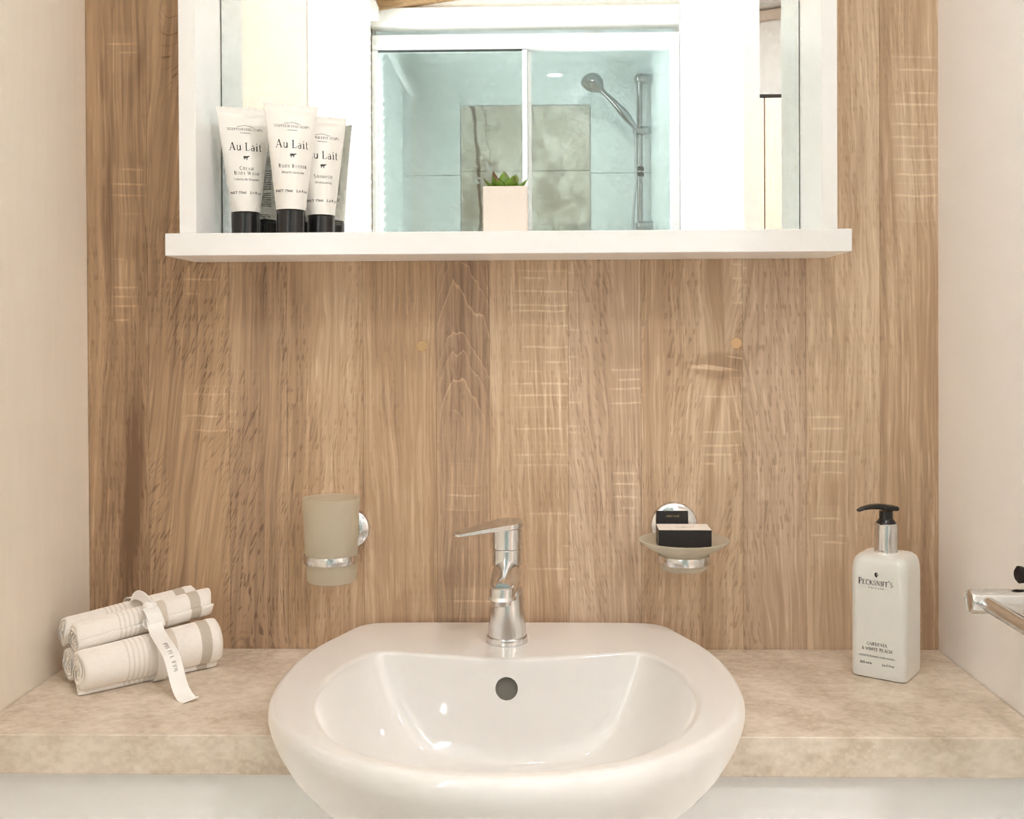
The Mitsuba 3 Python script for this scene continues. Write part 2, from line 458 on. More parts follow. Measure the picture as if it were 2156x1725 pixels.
def shift(m, x, y):
    m.apply_translation((x, y, 0))
    return m


def rows(widths, pitch, h, depth, seed, wd=(.3, 1.0)):
    """lines of print too small to read: words as little bars."""
    rng = np.random.default_rng(seed)
    parts = []
    for i, w in enumerate(widths):
        x = -w / 2
        while x < w / 2 - h:
            l = min(rng.uniform(1.5, 5) * h, w / 2 - x)
            parts.append(sbox(x, -i * pitch - h, x + l, -i * pitch))
            x += l + h * .7
    return extr(unary_union(parts), depth)


# ================================================================== STRUCTURE
XL, XR = -.585, .516
SY, SB = -2.44, -3.25          # shower front and shower back
Z0 = lambda x: 2.404 + .139 * (x + .579)


def slab(x0, x1, y0, y1, t=.05, dz=0.0, h=None):
    """prism under/over the sloping ceiling line; h: height downwards, else thickness t upwards"""
    v = []
    for x in (x0, x1):
        a = Z0(x) + dz
        lo, hi = (a - h, a) if h else (a, a + t)
        v += [(x, y0, lo), (x, y1, lo), (x, y0, hi), (x, y1, hi)]
    return trimesh.convex.convex_hull(np.array(v))


def under(x0, x1, y0, y1, z0):
    """wall piece from z0 up to the sloping ceiling"""
    v = [(x, y, z) for x in (x0, x1) for y in (y0, y1) for z in (z0, Z0(x))]
    return trimesh.convex.convex_hull(np.array(v))


add('floor', box(-.75, 1.95, -3.4, .06, -.05, 0), 'm_floor', False)
struct('floor')
add('ceiling', slab(-.75, 1.95, -3.4, .06), 'm_ceiling', False)
struct('ceiling')
# back wall with its oak-print planks
add('wall_back', under(-.75, 1.95, .006, .06, 0), 'm_white_wall', False)
struct('wall_back')
for i in range(12):
    g = .00010
    add('wall_back__plank', box(PX[i] + g, PX[i + 1] - g, 0, .006, .761, Z0(PX[i]) - .005, .00012), 'm_wood', False)
# left wall: cream panels around the window
WY0, WY1, WZ0, WZ1 = -1.407, -2.31, 1.02, 2.285
wl = [box(-.75, XL - .006, WY0, .006, 0, 2.40), box(-.75, XL - .006, SB - .1, WY1, 0, 2.40), box(-.75, XL - .006, WY1, WY0, 0, WZ0), box(-.75, XL - .006, WY1, WY0, WZ1, 2.40)]
add('wall_left', join(*wl), 'm_cream', False)
struct('wall_left')
zt = Z0(XL) - .002
for y0, y1, z0, z1 in ((-1.2135, 0, 0, zt), (-1.360, -1.2155, 0, zt), (WY1, -1.362, 0, WZ0 - .045), (SY - .001, WY1, 0, zt), (WY1, -1.362, WZ1 + .055, zt)):
    add('wall_left__panel', box(XL - .006, XL, y0, y1, z0, z1, .0006), 'm_cream', False)
# window: frame, luminous pane
wf = [box(XL - .09, XL + .004, WY0, WY0 + .045, WZ0 - .045, WZ1 + .05, .002), box(XL - .09, XL + .004, WY1 - .05, WY1, WZ0 - .045, WZ1 + .05, .002),
      box(XL - .09, XL + .004, WY1, WY0, WZ1, WZ1 + .05, .002), box(XL - .09, XL + .02, WY1, WY0, WZ0 - .045, WZ0, .002)]
add('window_1__frame', join(*wf), 'm_white_wall', 30)
pane = trimesh.Trimesh([(XL - .08, WY0, WZ0), (XL - .08, WY1, WZ0), (XL - .08, WY1, WZ1), (XL - .08, WY0, WZ1)], [(0, 2, 1), (0, 3, 2)], process=False)
if pane.face_normals[0, 0] < 0:
    pane.invert()
scene['window_1__pane'] = mikit.ply(pane, 'm_white', False, emitter={'type': 'area', 'radiance': rgb(*WINDOW)})
labels['window_1'] = {'kind': 'structure'}
labels['window_1__pane'] = {'label': 'bright frosted daylight pane'}
# right wall with the doorway
DY0, DY1, DZ = -.585, -1.283, 2.05
add('wall_right', join(under(XR, XR + .04, DY0, .006, 0), under(XR, XR + .04, SB - .1, DY1, 0)), 'm_white_wall', False)
struct('wall_right')
# gable above the shower, white header trim, brown beam under the ceiling
add('wall_gable', under(XL, XR, SY - .05, SY, 2.309), 'm_ceiling', False)
struct('wall_gable')
add('trim_1', box(XL, XR, SY, SY + .018, 2.309, 2.377, .003), 'm_white', 30)
struct('trim_1', 'white header board above the shower')
add('trim_2', slab(XL, .9, SY - .001, SY + .045, h=.042), 'm_beam', False)
struct('trim_2', 'brown wooden trim following the sloping ceiling')
# shower cubicle walls
add('wall_shower_back', box(-.60, XR, SB - .06, SB - .010, .0, 2.386), 'm_shower', False)
struct('wall_shower_back')
add('wall_shower_left', box(XL - .002, XL + .012, SB - .01, SY - .04, .0, 2.386), 'm_shower', False)
struct('wall_shower_left')
add('wall_shower_right', join(box(.500, XR, SB - .01, SY - .04, 0, 2.386), box(.494, .501, -2.96, -2.93, 0, 2.386, .002)), 'm_shower', False)
struct('wall_shower_right')
add('ceiling_shower', box(XL, XR, SB - .01, SY - .05, 2.386, 2.40), 'm_shower', False)
struct('ceiling_shower')
# moulded wall lining panels of the shower with a gap for the tiles
for x0, x1, z0, z1 in ((XL + .012, -.324, 0, 1.90), (XL + .012, -.324, 1.902, 2.386), (.242, .500, 0, 1.905), (.242, .500, 1.907, 2.386), (-.3235, .2415, 2.204, 2.386)):
    add('wall_shower_back__panel', box(x0, x1, SB - .010, SB, z0, z1, .0012), 'm_shower', False)
for r in range(5):
    for cix in range(2):
        x0 = -.321 + cix * .2805
        z1 = 2.200 - r * .2835
        add('wall_shower_back__tile', box(x0, x0 + .2785, SB - .010, SB - .001, z1 - .2810, z1, .0012), 'm_marble', False)
# landing seen through the doorway
add('wall_landing', join(under(XR + .04, 1.95, -3.40, -3.33, 0), box(1.9, 1.95, -3.33, .006, 0, 2.76)), 'm_white_wall', False)
struct('wall_landing')
add('trim_3', slab(XR + .04, 1.9, -3.331, -3.29, h=.040, dz=-.012), 'm_oak', False)
struct('trim_3', 'pale wooden trim under the landing ceiling')
# landing wardrobe
add('wardrobe__body', box(.58, 1.88, -3.325, -2.85, 0, 2.130, .002), 'm_oak', False)
for x0, x1 in ((.582, .898), (.902, 1.20), (1.204, 1.50), (1.504, 1.878)):
    add('wardrobe__door', box(x0, x1, -2.848, -2.83, .08, 2.132, .0015), 'm_oak', False)
add('wardrobe__top_strip', box(.58, 1.88, -3.325, -2.832, 2.134, 2.146, .001), 'm_dark', False)
labels['wardrobe__top_strip'] = {'label': 'dark strip along the top'}
tag('wardrobe', 'pale oak wardrobe with dark top strip, seen in the mirror through the doorway', 'wardrobe')

# ================================================================== LAMPS


def lamp(x, y, r, radiance, label):
    z = (2.386 if y < -2.5 else Z0(x)) - .004
    n = sum(k.endswith('__ring') and k.startswith('ceiling_light') for k in scene)
    k = 'ceiling_light' + (f'_{n:03d}' if n else '')
    scene[k + '__ring'] = mikit.ply(lathe([(r + .002, -.010), (r + .016, -.008), (r + .018, 0), (r + .016, .004), (r + .002, .004), (r + .002, -.010)], 40, (x, y, z)), 'm_white', 30)
    a = np.arange(32) / 32 * 2 * np.pi
    v = np.vstack([np.stack([x + r * np.cos(a), y + r * np.sin(a), a * 0 + z - .004], 1), [[x, y, z - .004]]])
    j = np.arange(32)
    m = trimesh.Trimesh(v, np.stack([(j + 1) % 32, j, j * 0 + 32], 1), process=False)
    if m.face_normals[0, 2] > 0:
        m.invert()
    scene[k + '__diffuser'] = mikit.ply(m, 'm_white', False, emitter={'type': 'area', 'radiance': rgb(*radiance)})
    tag(k, label, 'ceiling light')


lamp(.10, -1.06, .036, DOWNLIGHT, 'small round downlight set in the sloping ceiling above the vanity')
lamp(1.30, -2.05, .12, LANDING, 'round ceiling light on the landing, in front of the pale wardrobe')
lamp(1.15, -.70, .09, LANDING_2, 'round ceiling light on the landing, just outside the doorway')
lamp(.215, -2.80, .030, SHOWERLIGHT, 'small round downlight in the low shower ceiling')

# ================================================================== BLIND
nsl = 37
for i in range(nsl):
    z = WZ0 + .03 + i * (WZ1 - WZ0 - .06) / (nsl - 1)
    u = np.linspace(-1, 1, 5)
    ca, sa = math.cos(math.radians(56)), math.sin(math.radians(56))
    px_, pz_ = u * .0165, .0022 * (1 - u * u)
    xx, zz = XL + .020 + px_ * ca - pz_ * sa, z + px_ * sa + pz_ * ca
    v = np.vstack([np.stack([xx, np.full(5, y), zz], 1) for y in (WY0 - .050, WY1 + .055)])
    f = []
    for q in range(4):
        f += [(q, q + 1, q + 6), (q, q + 6, q + 5)]
    add('venetian_blind__slat', trimesh.Trimesh(v, f, process=False), 'm_slat', True)
add('venetian_blind__headrail', box(XL + .002, XL + .050, WY1 + .02, WY0 - .02, WZ1 + .004, WZ1 + .054, .003), 'm_white', 30)
add('venetian_blind__bottom_rail', box(XL + .006, XL + .034, WY1 + .055, WY0 - .05, WZ0 + .003, WZ0 + .018, .003), 'm_white', 30)
for y in (-1.55, -2.16):
    add('venetian_blind__ladder_cord', tube([(XL + .036, y, WZ0 + .01), (XL + .036, y, WZ1 + .01)], .0012, 6), 'm_white', 30)
tag('venetian_blind', 'white slatted venetian blind glowing in front of the window, seen in the mirror', 'blind')

# ================================================================== SHOWER ENCLOSURE
zt, zb = 2.281, 2.2275
add('shower_enclosure__head_rail', box(XL + .003, XR - .001, SY - .045, SY + .012, zb, zt, .003), 'm_lacquer', 30)
for x0, x1 in ((XL + .002, -.560), (.4845, XR - .001)):
    add('shower_enclosure__side_profile', box(x0, x1, SY - .044, SY + .010, .12, zb, .003), 'm_lacquer', 30)
# each pane a single sheet of thin glass
for k, (x0, x1, y) in {'shower_enclosure__glass_panel': (-.560, -.040, SY), 'shower_enclosure__glass_panel_001': (-.020, .4845, SY - .03)}.items():
    z0, z1 = .14, zb - .003
    scene[k] = mikit.ply(trimesh.Trimesh([(x0, y, z0), (x1, y, z0), (x1, y, z1), (x0, y, z1)], [(0, 1, 2), (0, 2, 3)], process=False), 'm_pane', False)
add('shower_enclosure__stile', box(-.0445, -.0265, SY - .010, SY + .010, .13, zb - .0035, .002), 'm_lacquer', 30)
add('shower_enclosure__stile', box(-.0265, -.0125, SY - .040, SY - .012, .13, zb - .002, .002), 'm_lacquer', 30)
add('shower_enclosure__seal', box(-.560, -.045, SY - .004, SY + .004, zb - .0062, zb - .0004), 'm_edge', False)
labels['shower_enclosure__seal'] = {'label': 'black rubber seal'}
add('shower_enclosure__tray', box(XL + .001, XR - .001, SB, SY + .015, 0, .12, .006), 'm_lacquer', 30)
tag('shower_enclosure', 'white framed sliding glass shower enclosure reflected in the mirror', 'shower')

# riser rail with slider, hand shower, hose, valve
RX, RY = .446, -3.185
add('shower_rail__pole', disc(RX, RY, 1.98, .0125, .68, 24), 'm_chrome_dull', 30)
for z in (2.295, 1.668):
    add('shower_rail__bracket', hull(*[trimesh.creation.icosphere(2, .021).apply_translation((x, RY, z)) for x in (RX - .002, .474)], disc(.49, RY, z, .001, .001)), 'm_chrome_dull', 40)
    add('shower_rail__bracket', disc(0, 0, 0, .021, .03).apply_transform(trimesh.transformations.rotation_matrix(math.pi / 2, [0, 1, 0])).apply_translation((.485, RY, z)), 'm_chrome_dull', 30)
add('shower_rail__slider', hull(*[trimesh.creation.icosphere(2, .019).apply_translation((x, RY + .006, 2.073)) for x in (RX - .012, RX + .030)]), 'm_chrome_dull', 40)
for z in (1.912, 1.888):
    add('shower_rail__soap_clip', lathe([(.0126, -.008), (.0175, -.008), (.0185, 0), (.0165, .008), (.0126, .008), (.0126, -.008)], 24, (RX, RY, z)), 'm_edge', 30)
labels['shower_rail__soap_clip'] = {'label': 'black clip ring'}
tag('shower_rail', 'chrome riser rail with brackets on the shower wall, seen in the mirror', 'shower rail')
h0, h1 = np.array([RX - .016, RY + .035, 2.073]), np.array([.262, -3.10, 2.245])
tt = np.linspace(0, 1, 14)
rad = np.interp(tt, [0, .08, .3, .55, .75, 1], [.010, .012, .019, .0135, .010, .012])
add('hand_shower__handle', tube([h0 + (h1 - h0) * t + np.array([0, .012 * math.sin(math.pi * t), .006 * math.sin(math.pi * t)]) for t in tt], rad, 18), 'm_chrome_dull', 40)
hd = np.array([-.35, .25, -.9])
hd /= np.linalg.norm(hd)
prof = [(0, -.034), (.022, -.030), (.037, -.018), (.046, .000), (.048, .014), (.046, .022), (.040, .026), (0, .026)]
add('hand_shower__head', lathe(prof, 36, (.244, -3.09, 2.262), hd), 'm_chrome_dull', 35)
tag('hand_shower', 'chrome hand shower resting in the slider of the shower rail', 'shower head')
add('shower_hose', tube([(RX - .022, RY + .038, 2.06), (RX - .020, RY + .040, 2.0), (RX - .018, RY + .036, 1.85), (RX - .030, RY + .036, 1.74), (RX - .034, RY + .038, 1.66), (RX - .036, RY + .04, 1.56), (RX - .04, RY + .04, 1.3), (RX - .01, RY + .03, 1.10)], .0055, 12), 'm_chrome_dull', 40)
tag('shower_hose', 'thin chrome hose hanging down beside the shower rail', 'hose')

# ================================================================== VANITY: basin first (its outline cuts the worktop)
CX, CY, ZR = -.0325, -.25, .8385


def polar(pts, n=192, iters=3):
    p = np.array(pts, float)
    p = np.vstack([p, np.stack([-p[::-1, 0], p[::-1, 1]], 1)])
    for _ in range(iters):
        q = np.roll(p, -1, 0)
        p = np.stack([.75 * p + .25 * q, .25 * p + .75 * q], 1).reshape(-1, 2)
    ang = np.arctan2(p[:, 1] - CY, p[:, 0])
    rr = np.hypot(p[:, 0], p[:, 1] - CY)
    o = np.argsort(ang)
    ang, rr = ang[o], rr[o]
    a = np.linspace(-np.pi, np.pi, n, endpoint=False)
    return a, np.interp(a, np.r_[ang - 2 * np.pi, ang, ang + 2 * np.pi], np.r_[rr, rr, rr])


front = [(.2515 * math.cos(math.radians(t)), CY + .254 * math.sin(math.radians(t))) for t in range(0, -91, -6)]
outer_pts = [(.02, -.0025), (.10, -.0030), (.160, -.0040), (.188, -.0070), (.2035, -.022), (.2165, -.060), (.2365, -.110), (.2485, -.165), (.252, -.215)] + front
A, RO = polar(outer_pts)
RO = RO * .985
inner_pts = [(.0, -.166), (.04, -.1625), (.08, -.1545), (.115, -.1465), (.143, -.1400), (.160, -.1440), (.176, -.172), (.190, -.215), (.1965, -.260), (.1960, -.300), (.187, -.345), (.166, -.395), (.132, -.437), (.085, -.466), (.04, -.478), (0, -.481)]
_, RI = polar(inner_pts, iters=2)
# bottom of the bowl
base_pts = [(.0, -.195), (.03, -.195), (.06, -.196), (.078, -.203), (.086, -.228), (.089, -.26), (.084, -.305), (.064, -.342), (.036, -.362), (0, -.368)]
_, RB = polar(base_pts, iters=3)
ca, sa = np.cos(A), np.sin(A)


def ring(r, z):
    return np.stack([CX + r * ca, CY + r * sa, np.broadcast_to(z, r.shape)], 1)


def basin_mesh(outer_only=False, grow=1.0):
    rings = []
    zs = [(.22, .7055), (.25, .706), (.42, .709), (.56, .715), (.68, .726), (.78, .741), (.865, .760), (.928, .780), (.972, .800), (.992, .813), (1.0, .8215), (.997, .8290), (.988, .8350), (.975, .8377), (.960, ZR)]
    for s, z in zs:
        rings.append(ring(RO * s * grow, z))
    if not outer_only:
        lim = RO * .958
        ri = np.minimum(RI, lim - .010)
        for d, dz in ((.005, 0.0), (.002, -.0004), (-.001, -.0016), (-.003, -.0036)):
            rings.append(ring(ri + d, ZR + dz))
        z1 = ZR - .0036
        for t in np.linspace(.06, 1, 16):
            s = t ** 1.12
            hgt = 1 - (1 - t) ** 2.1
            rings.append(ring((ri - .003) * (1 - s) + RB * s, z1 - .110 * hgt))
        for t in (.35, .7, .92):
            rings.append(ring(RB * (1 - t), ZR - .1136 - .004 * t))
    return loft(rings)


bas = basin_mesh()
mb = to_m3(bas)
hole = disc(0, 0, 0, .0128, .05, 40).apply_transform(trimesh.geometry.align_vectors([0, 0, 1], [0, .96, -.26])).apply_translation((-.0352, -.165, .8035))
if mb.num_tri() > 0:
    cut = mb - to_m3(hole)
    bas = from_m3(cut)
add('basin__bowl', bas, 'm_porcelain', 38)
add('basin__overflow', join(disc(0, 0, 0, .0128, .004, 40).apply_transform(trimesh.geometry.align_vectors([0, 0, 1], [0, .96, -.26])).apply_translation((-.0352, -.164, .8031))), 'm_hole', 30)
labels['basin__overflow'] = {'label': 'round dark overflow hole'}
add('basin__waste', lathe([(0, 0), (.021, 0), (.0225, .002), (.020, .004), (.012, .0035), (0, .005)], 36, (CX, -.285, .7212)), 'm_chrome', 40)
labels['basin__waste'] = {'label': 'chrome waste'}
tag('basin', 'white glazed semi-recessed basin set into the stone-effect worktop', 'basin')
cutter = to_m3(basin_mesh(True, 1.003))


def minus(mesh):
    return from_m3(to_m3(mesh) - cutter)


add('worktop', minus(box(XL + .0008, XR - .0008, -.300, -.0004, .759, .800, .0012)), 'm_stone', 20)
tag('worktop', 'beige stone-effect laminate worktop around the basin', 'worktop')
add('vanity_cabinet__body', join(box(XL + .002, XL + .018, -.262, -.002, 0, .7585), box(XR - .018, XR - .002, -.262, -.002, 0, .7585), box(XL + .018, XR - .018, -.262, -.002, .05, .066), box(XL + .018, XR - .018, -.008, -.002, .066, .68), minus(box(XL + .018, XR - .018, -.262, -.240, .735, .7585))), 'm_dark', False)
labels['vanity_cabinet__body'] = {'label': 'dark carcass, seen as the thin gap under the worktop'}
add('vanity_cabinet__door', minus(box(XL + .002, CX - .0015, -.282, -.263, .10, .7530, .001)), 'm_lacquer', 20)
add('vanity_cabinet__door', minus(box(CX + .0015, XR - .002, -.282, -.263, .10, .7530, .001)), 'm_lacquer', 20)
tag('vanity_cabinet', 'plain white cabinet under the stone-effect worktop', 'cabinet')

# ================================================================== TAP
TX, TY = -.0362, -.100
zd = ZR
add('basin_tap__base_ring', lathe([(0, 0), (.0240, 0), (.0246, .001), (.0246, .0065), (.0238, .008), (0, .008)], 56, (TX, TY, zd)), 'm_chrome', 30)
body = lathe([(0, .0082), (.0228, .0082), (.0228, .0095), (.0198, .050), (.0172, .080), (0, .080)], 64, (TX, TY, zd))
nrm = np.array([-.45, -.30, 1.0])
nrm /= np.linalg.norm(nrm)
p0 = np.array([TX + .0172, TY, .9015])
bm = to_m3(body).trim_by_plane(list(-nrm), float(-nrm @ p0))
add('basin_tap__body', from_m3(bm), 'm_chrome', 30)
add('basin_tap__neck', disc(TX, TY, .904, .0148, .056, 40), 'm_chrome', 30)
add('basin_tap__collar', lathe([(0, .9305), (.0166, .9305), (.0180, .9318), (.0180, .9500), (.0175, .9508), (0, .9508)], 56, (TX, TY, 0)), 'm_chrome', 30)
add('basin_tap__cap', lathe([(0, .9512), (.0177, .9512), (.0183, .9520), (.0184, .9755), (0, .9755)], 56, (TX, TY, 0)), 'm_chrome', 30)
# lever: a flat paddle pointing left
a1 = disc(TX, TY, 0, .0196, .0056, 48)
a2 = disc(-.0900, TY - .024, -.0030, .0085, .0028, 32)
a3 = disc(-.064, TY - .013, -.001, .0138, .0042, 32)
lev = hull(a1, a3, a2)
lev.apply_transform(trimesh.transformations.rotation_matrix(math.radians(-3.0), [0, 1, 0], (TX, TY, 0)))
lev.apply_transform(trimesh.transformations.rotation_matrix(math.radians(4.0), [1, 0, 0], (TX, TY, 0)))
lev.apply_translation((0, 0, .9800))
add('basin_tap__lever', lev, 'm_chrome', 25)
# spout running forward to a down-turned nozzle
sp = [(TX, TY - .002, .921), (TX - .0003, TY - .030, .9225), (TX - .001, TY - .060, .9225), (TX - .0018, TY - .088, .9215), (TX - .0022, TY - .100, .9205)]
add('basin_tap__spout', tube(sp, [.0172, .0172, .0160, .0142, .0118], 40), 'm_chrome', 40)
add('basin_tap__nozzle', lathe([(0, -.0135), (.0095, -.0135), (.0098, -.0075), (.0162, -.0066), (.0150, -.0045), (.0140, -.003), (.0140, .0060), (.0128, .0072), (0, .0072)], 48, (TX - .0024, TY - .100, .9215)), 'm_chrome', 30)
tag('basin_tap', 'chrome mixer tap with flat lever standing on the back of the basin', 'tap')

# ================================================================== MIRROR UNIT
SX0, SX1, SD, SZ0, SZ1 = -.4429, .3730, .1133, 1.3038, 1.3308
PX0, PX1 = -.4267, .3573
add('mirror_unit__shelf', box(SX0, SX1, -SD, -.0005, SZ0, SZ1, .0008), 'm_lacquer', 20)
MT = 1.86
add('mirror_unit__side_panel', box(PX0, PX0 + .0205, -SD + .004, -.0005, SZ1 + .0002, MT, .0006), 'm_lacquer', 20)
add('mirror_unit__side_panel', box(PX1 - .0185, PX1, -SD + .004, -.0005, SZ1 + .0002, MT, .0006), 'm_lacquer', 20)
add('mirror_unit__top_panel', box(SX0, SX1, -SD, -.0005, MT + .0002, MT + .022, .0008), 'm_lacquer', 20)
add('mirror_unit__backing', box(PX0 + .0207, PX1 - .0187, -.0045, -.0005, SZ1 + .0004, MT - .0002), 'm_edge', False)
mx0, mx1 = PX0 + .0219, PX1 - .0196
add('mirror_unit__mirror', box(mx0, mx1, -.0060, -.0047, SZ1 + .0006, MT - .001), 'm_mirror', False)
labels['mirror_unit__mirror'] = {'label': 'mirror glass'}
tag('mirror_unit', 'white framed wall mirror with a thick shelf along its bottom', 'mirror')

for x, z, m, lab in ((-.1479, 1.1934, 'm_cap_dark', 'brownish round screw cover cap on the plank wall, left of centre'), (.258, 1.1952, 'm_cap', 'pale tan round screw cover cap on the plank wall beside the knot')):
    k = add('screw_cap', lathe([(0, 0), (.0071, 0), (.0069, .0010), (.0058, .0014), (0, .0016)], 32, (x, -.0002, z), (0, -1, 0)), m, 30)
    tag(k, lab, 'screw cap')

# ================================================================== TUMBLER AND SOAP DISH ON THEIR WALL HOLDERS


def holder(key, cx, cy, zr, r, wx, wz, wr, label):
    add(key + '__wall_disc', lathe([(0, 0), (wr, 0), (wr, .004), (wr * .96, .0075), (wr * .80, .010), (wr * .5, .0115), (0, .012)], 48, (wx, -.0004, wz), (0, -1, 0)), 'm_chrome', 35)
    add(key + '__arm', tube([(wx, -.010, wz), (wx, -.018, wz - .002), (wx + (cx - wx) * .6, -.024, (wz + zr) / 2), (cx, cy + r + .0035, zr + .001), (cx, cy + r + .0012, zr)], [.0065, .0065, .006, .0055, .005], 16), 'm_chrome', 40)
    add(key + '__ring', lathe([(r + .0004, -.0046), (r + .0014, -.0050), (r + .0022, 0), (r + .0014, .0050), (r + .0004, .0046), (r + .0004, -.0046)], 64, (cx, cy, zr)), 'm_chrome', 40)
    tag(key, label, 'holder')


holder('tumbler_holder', -.2545, -.066, .9325, .0322, -.2425, .9573, .0262, 'chrome wall holder with round disc and ring carrying the frosted tumbler')
prof = [(0, .9035), (.0285, .9035), (.0303, .9055), (.0308, .911), (.0321, .9325), (.0352, 1.0062), (.0346, 1.0070), (.0338, 1.0062), (.0303, .9325), (.0285, .9140), (0, .9130)]
add('tumbler', lathe(prof, 72, (-.2545, -.066, 0)), 'm_frost', 40)
tag('tumbler', 'frosted glass tumbler held in a chrome ring on the wood wall', 'tumbler')
holder('soap_dish_holder', .1795, -.076, .9330, .0295, .1766, .9612, .0300, 'chrome wall holder with round disc and ring carrying the frosted soap dish')
prof = [(0, .9205), (.0262, .9205), (.0282, .9225), (.0292, .9275), (.0294, .9385), (.0330, .9420), (.0430, .9468), (.0545, .9555), (.0548, .9568), (.0535, .9572), (.0420, .9492), (.0320, .9460), (0, .9450)]
add('soap_dish', lathe(prof, 72, (.1795, -.076, 0)), 'm_frost', 40)
tag('soap_dish', 'frosted glass soap dish held in a chrome ring on the wood wall', 'soap dish')


def place(m, origin, xa, ya):
    """lay flat lettering (x right, y up, z out) on a plane: origin, right and up directions"""
    xa, ya = np.array(xa, float), np.array(ya, float)
    xa /= np.linalg.norm(xa)
    ya -= xa * (xa @ ya)
    ya /= np.linalg.norm(ya)
    M = np.eye(4)
    M[:3, 0], M[:3, 1], M[:3, 2], M[:3, 3] = xa, ya, np.cross(xa, ya), origin
    m.apply_transform(M)
    return m


b0 = box(.1468, .2096, -.1000, -.0590, .9498, .9722, .0006)
rot_z(b0, math.radians(-1.5), (.178, -.08, 0))
add('soap_carton__box', b0, 'm_box_black', 20)
lid = rot_z(box(.1470, .2094, -.0998, -.0592, .9723, .9727), math.radians(-1.5), (.178, -.08, 0))
add('soap_carton__label', lid, 'm_box_white', False)
labels['soap_carton__label'] = {'label': 'white printed top'}
k3 = math.radians(-1.5)
tx = join(shift(extr(serif('AU', .0026), .0001), -.0085, 0), shift(extr(serif('LAIT', .0026), .0001), .0105, 0), shift(extr(unary_union([Point(0, 0).buffer(.0009), sbox(-.0016, -.0019, .0016, -.0012)]), .0001), 0, .0016), shift(extr(serif('SCOTTISH FINE SOAPS', .0013), .0001), 0, -.0042))
add('soap_carton__print', place(tx, (.1790, -.0790, .97272), (math.cos(k3), math.sin(k3), 0), (0, 1, 0)), 'm_print_grey', False)
tag('soap_carton', 'small black soap carton with white top lying flat on the soap dish', 'soap box')
b2 = box(.1500, .1893, -.0475, -.0365, .9492, .9862, .0006)
b2.apply_transform(trimesh.transformations.rotation_matrix(math.radians(-7), [1, 0, 0], (.17, -.0475, .9492)))
add('soap_carton_001__box', b2, 'm_box_black', 20)
tx = place(extr(serif('BODY SOAP', .0024), .0001), (.1700, -.0463, .9790), (1, 0, 0), (0, .12, 1))
add('soap_carton_001__print', tx, 'm_gold', False)
labels['soap_carton_001__print'] = {'label': 'small gold lettering'}
tag('soap_carton_001', 'small all-black carton standing upright behind the white-topped carton', 'soap box')

# ================================================================== PUMP BOTTLE
BX, BY, BA = .4185, -.0935, math.radians(-35)


def bt(m):
    return rot_z(m, BA).apply_translation((BX, BY, 0)) if False else m.apply_transform(trimesh.transformations.rotation_matrix(BA, [0, 0, 1])).apply_translation((BX, BY, 0))


def rr2(hw, r, n=8):
    p = []
    for sx, sy, a0 in ((1, 1, 0), (-1, 1, 90), (-1, -1, 180), (1, -1, 270)):
        for i in range(n + 1):
            a = math.radians(a0 + 90 * i / n)
            p.append((sx * (hw - r) + r * math.cos(a), sy * (hw - r) + r * math.sin(a)))
    return np.array(p)


rings = []
for hw, z, r in ((.0200, .8002, .006), (.0300, .8002, .0075), (.0316, .8012, .008), (.0323, .804, .0085), (.0326, .81, .009), (.0326, .920, .009), (.0324, .929, .0095), (.0316, .9355, .010), (.0298, .9405, .0105), (.0262, .9440, .011), (.0190, .9452, .011)):
    rings.append(np.hstack([rr2(hw, r), np.full((36, 1), z)]))
add('pump_bottle__body', bt(loft(rings)), 'm_bottle', 40)
add('pump_bottle__collar', bt(lathe([(0, .9450), (.0138, .9450), (.0138, .9475), (.0131, .9480), (.0131, .9790), (.0122, .9798), (0, .9798)], 48)), 'm_chrome', 30)
labels['pump_bottle__collar'] = {'label': 'silver collar'}
add('pump_bottle__stem', bt(lathe([(0, .9796), (.0112, .9796), (.0108, .9815), (.0080, .9850), (.0078, .9940), (0, .9940)], 40)), 'm_black', 30)
hd_ = [hull(trimesh.creation.icosphere(2, .0028).apply_translation((x0, 0, z0)), trimesh.creation.icosphere(2, .0028).apply_translation((x0, .0062, z0)).apply_translation((0, -.0124 if False else 0, 0)), trimesh.creation.icosphere(2, .0028).apply_translation((x0, -.0062, z0)),
            *[trimesh.creation.icosphere(2, r1).apply_translation((x1, q, z1)) for q in (-w1, w1)]) for x0, z0, x1, z1, r1, w1 in ((.0105, .9975, -.004, .9985, .0030, .0060),)]
hp = [(.000, .9985, .0058), (-.010, .9998, .0050), (-.020, .9996, .0042), (-.029, .9980, .0034), (-.0345, .9958, .0026)]
for (xa, za, ra), (xb, zb_, rb) in zip(hp[:-1], hp[1:]):
    hd_.append(hull(*[trimesh.creation.icosphere(2, rr * .62).apply_translation((x_, q, z_)) for x_, z_, rr in ((xa, za, ra), (xb, zb_, rb)) for q in (-rr * .6, rr * .6)]))
hm = to_m3(hd_[0])
for q in hd_[1:]:
    hm = hm + to_m3(q)
hm = from_m3(hm)
hm.apply_transform(trimesh.transformations.rotation_matrix(math.radians(8), [0, 0, 1])).apply_translation((BX, BY, 0))
add('pump_bottle__nozzle', hm, 'm_black', 40)
labels['pump_bottle__nozzle'] = {'label': 'black pump spout'}
fx, fn = np.array([math.cos(BA), math.sin(BA), 0]), np.array([math.sin(BA), -math.cos(BA), 0])
fo = np.array([BX, BY, 0]) + fn * .0328
lion = unary_union([affinity.scale(Point(0, 0).buffer(.0021), 1, 1.1), Polygon([(-.0017, -.001), (.0017, -.001), (0, -.0040)])]).difference(affinity.scale(Point(.0009, .0002).buffer(.0007), 1, 1.5))
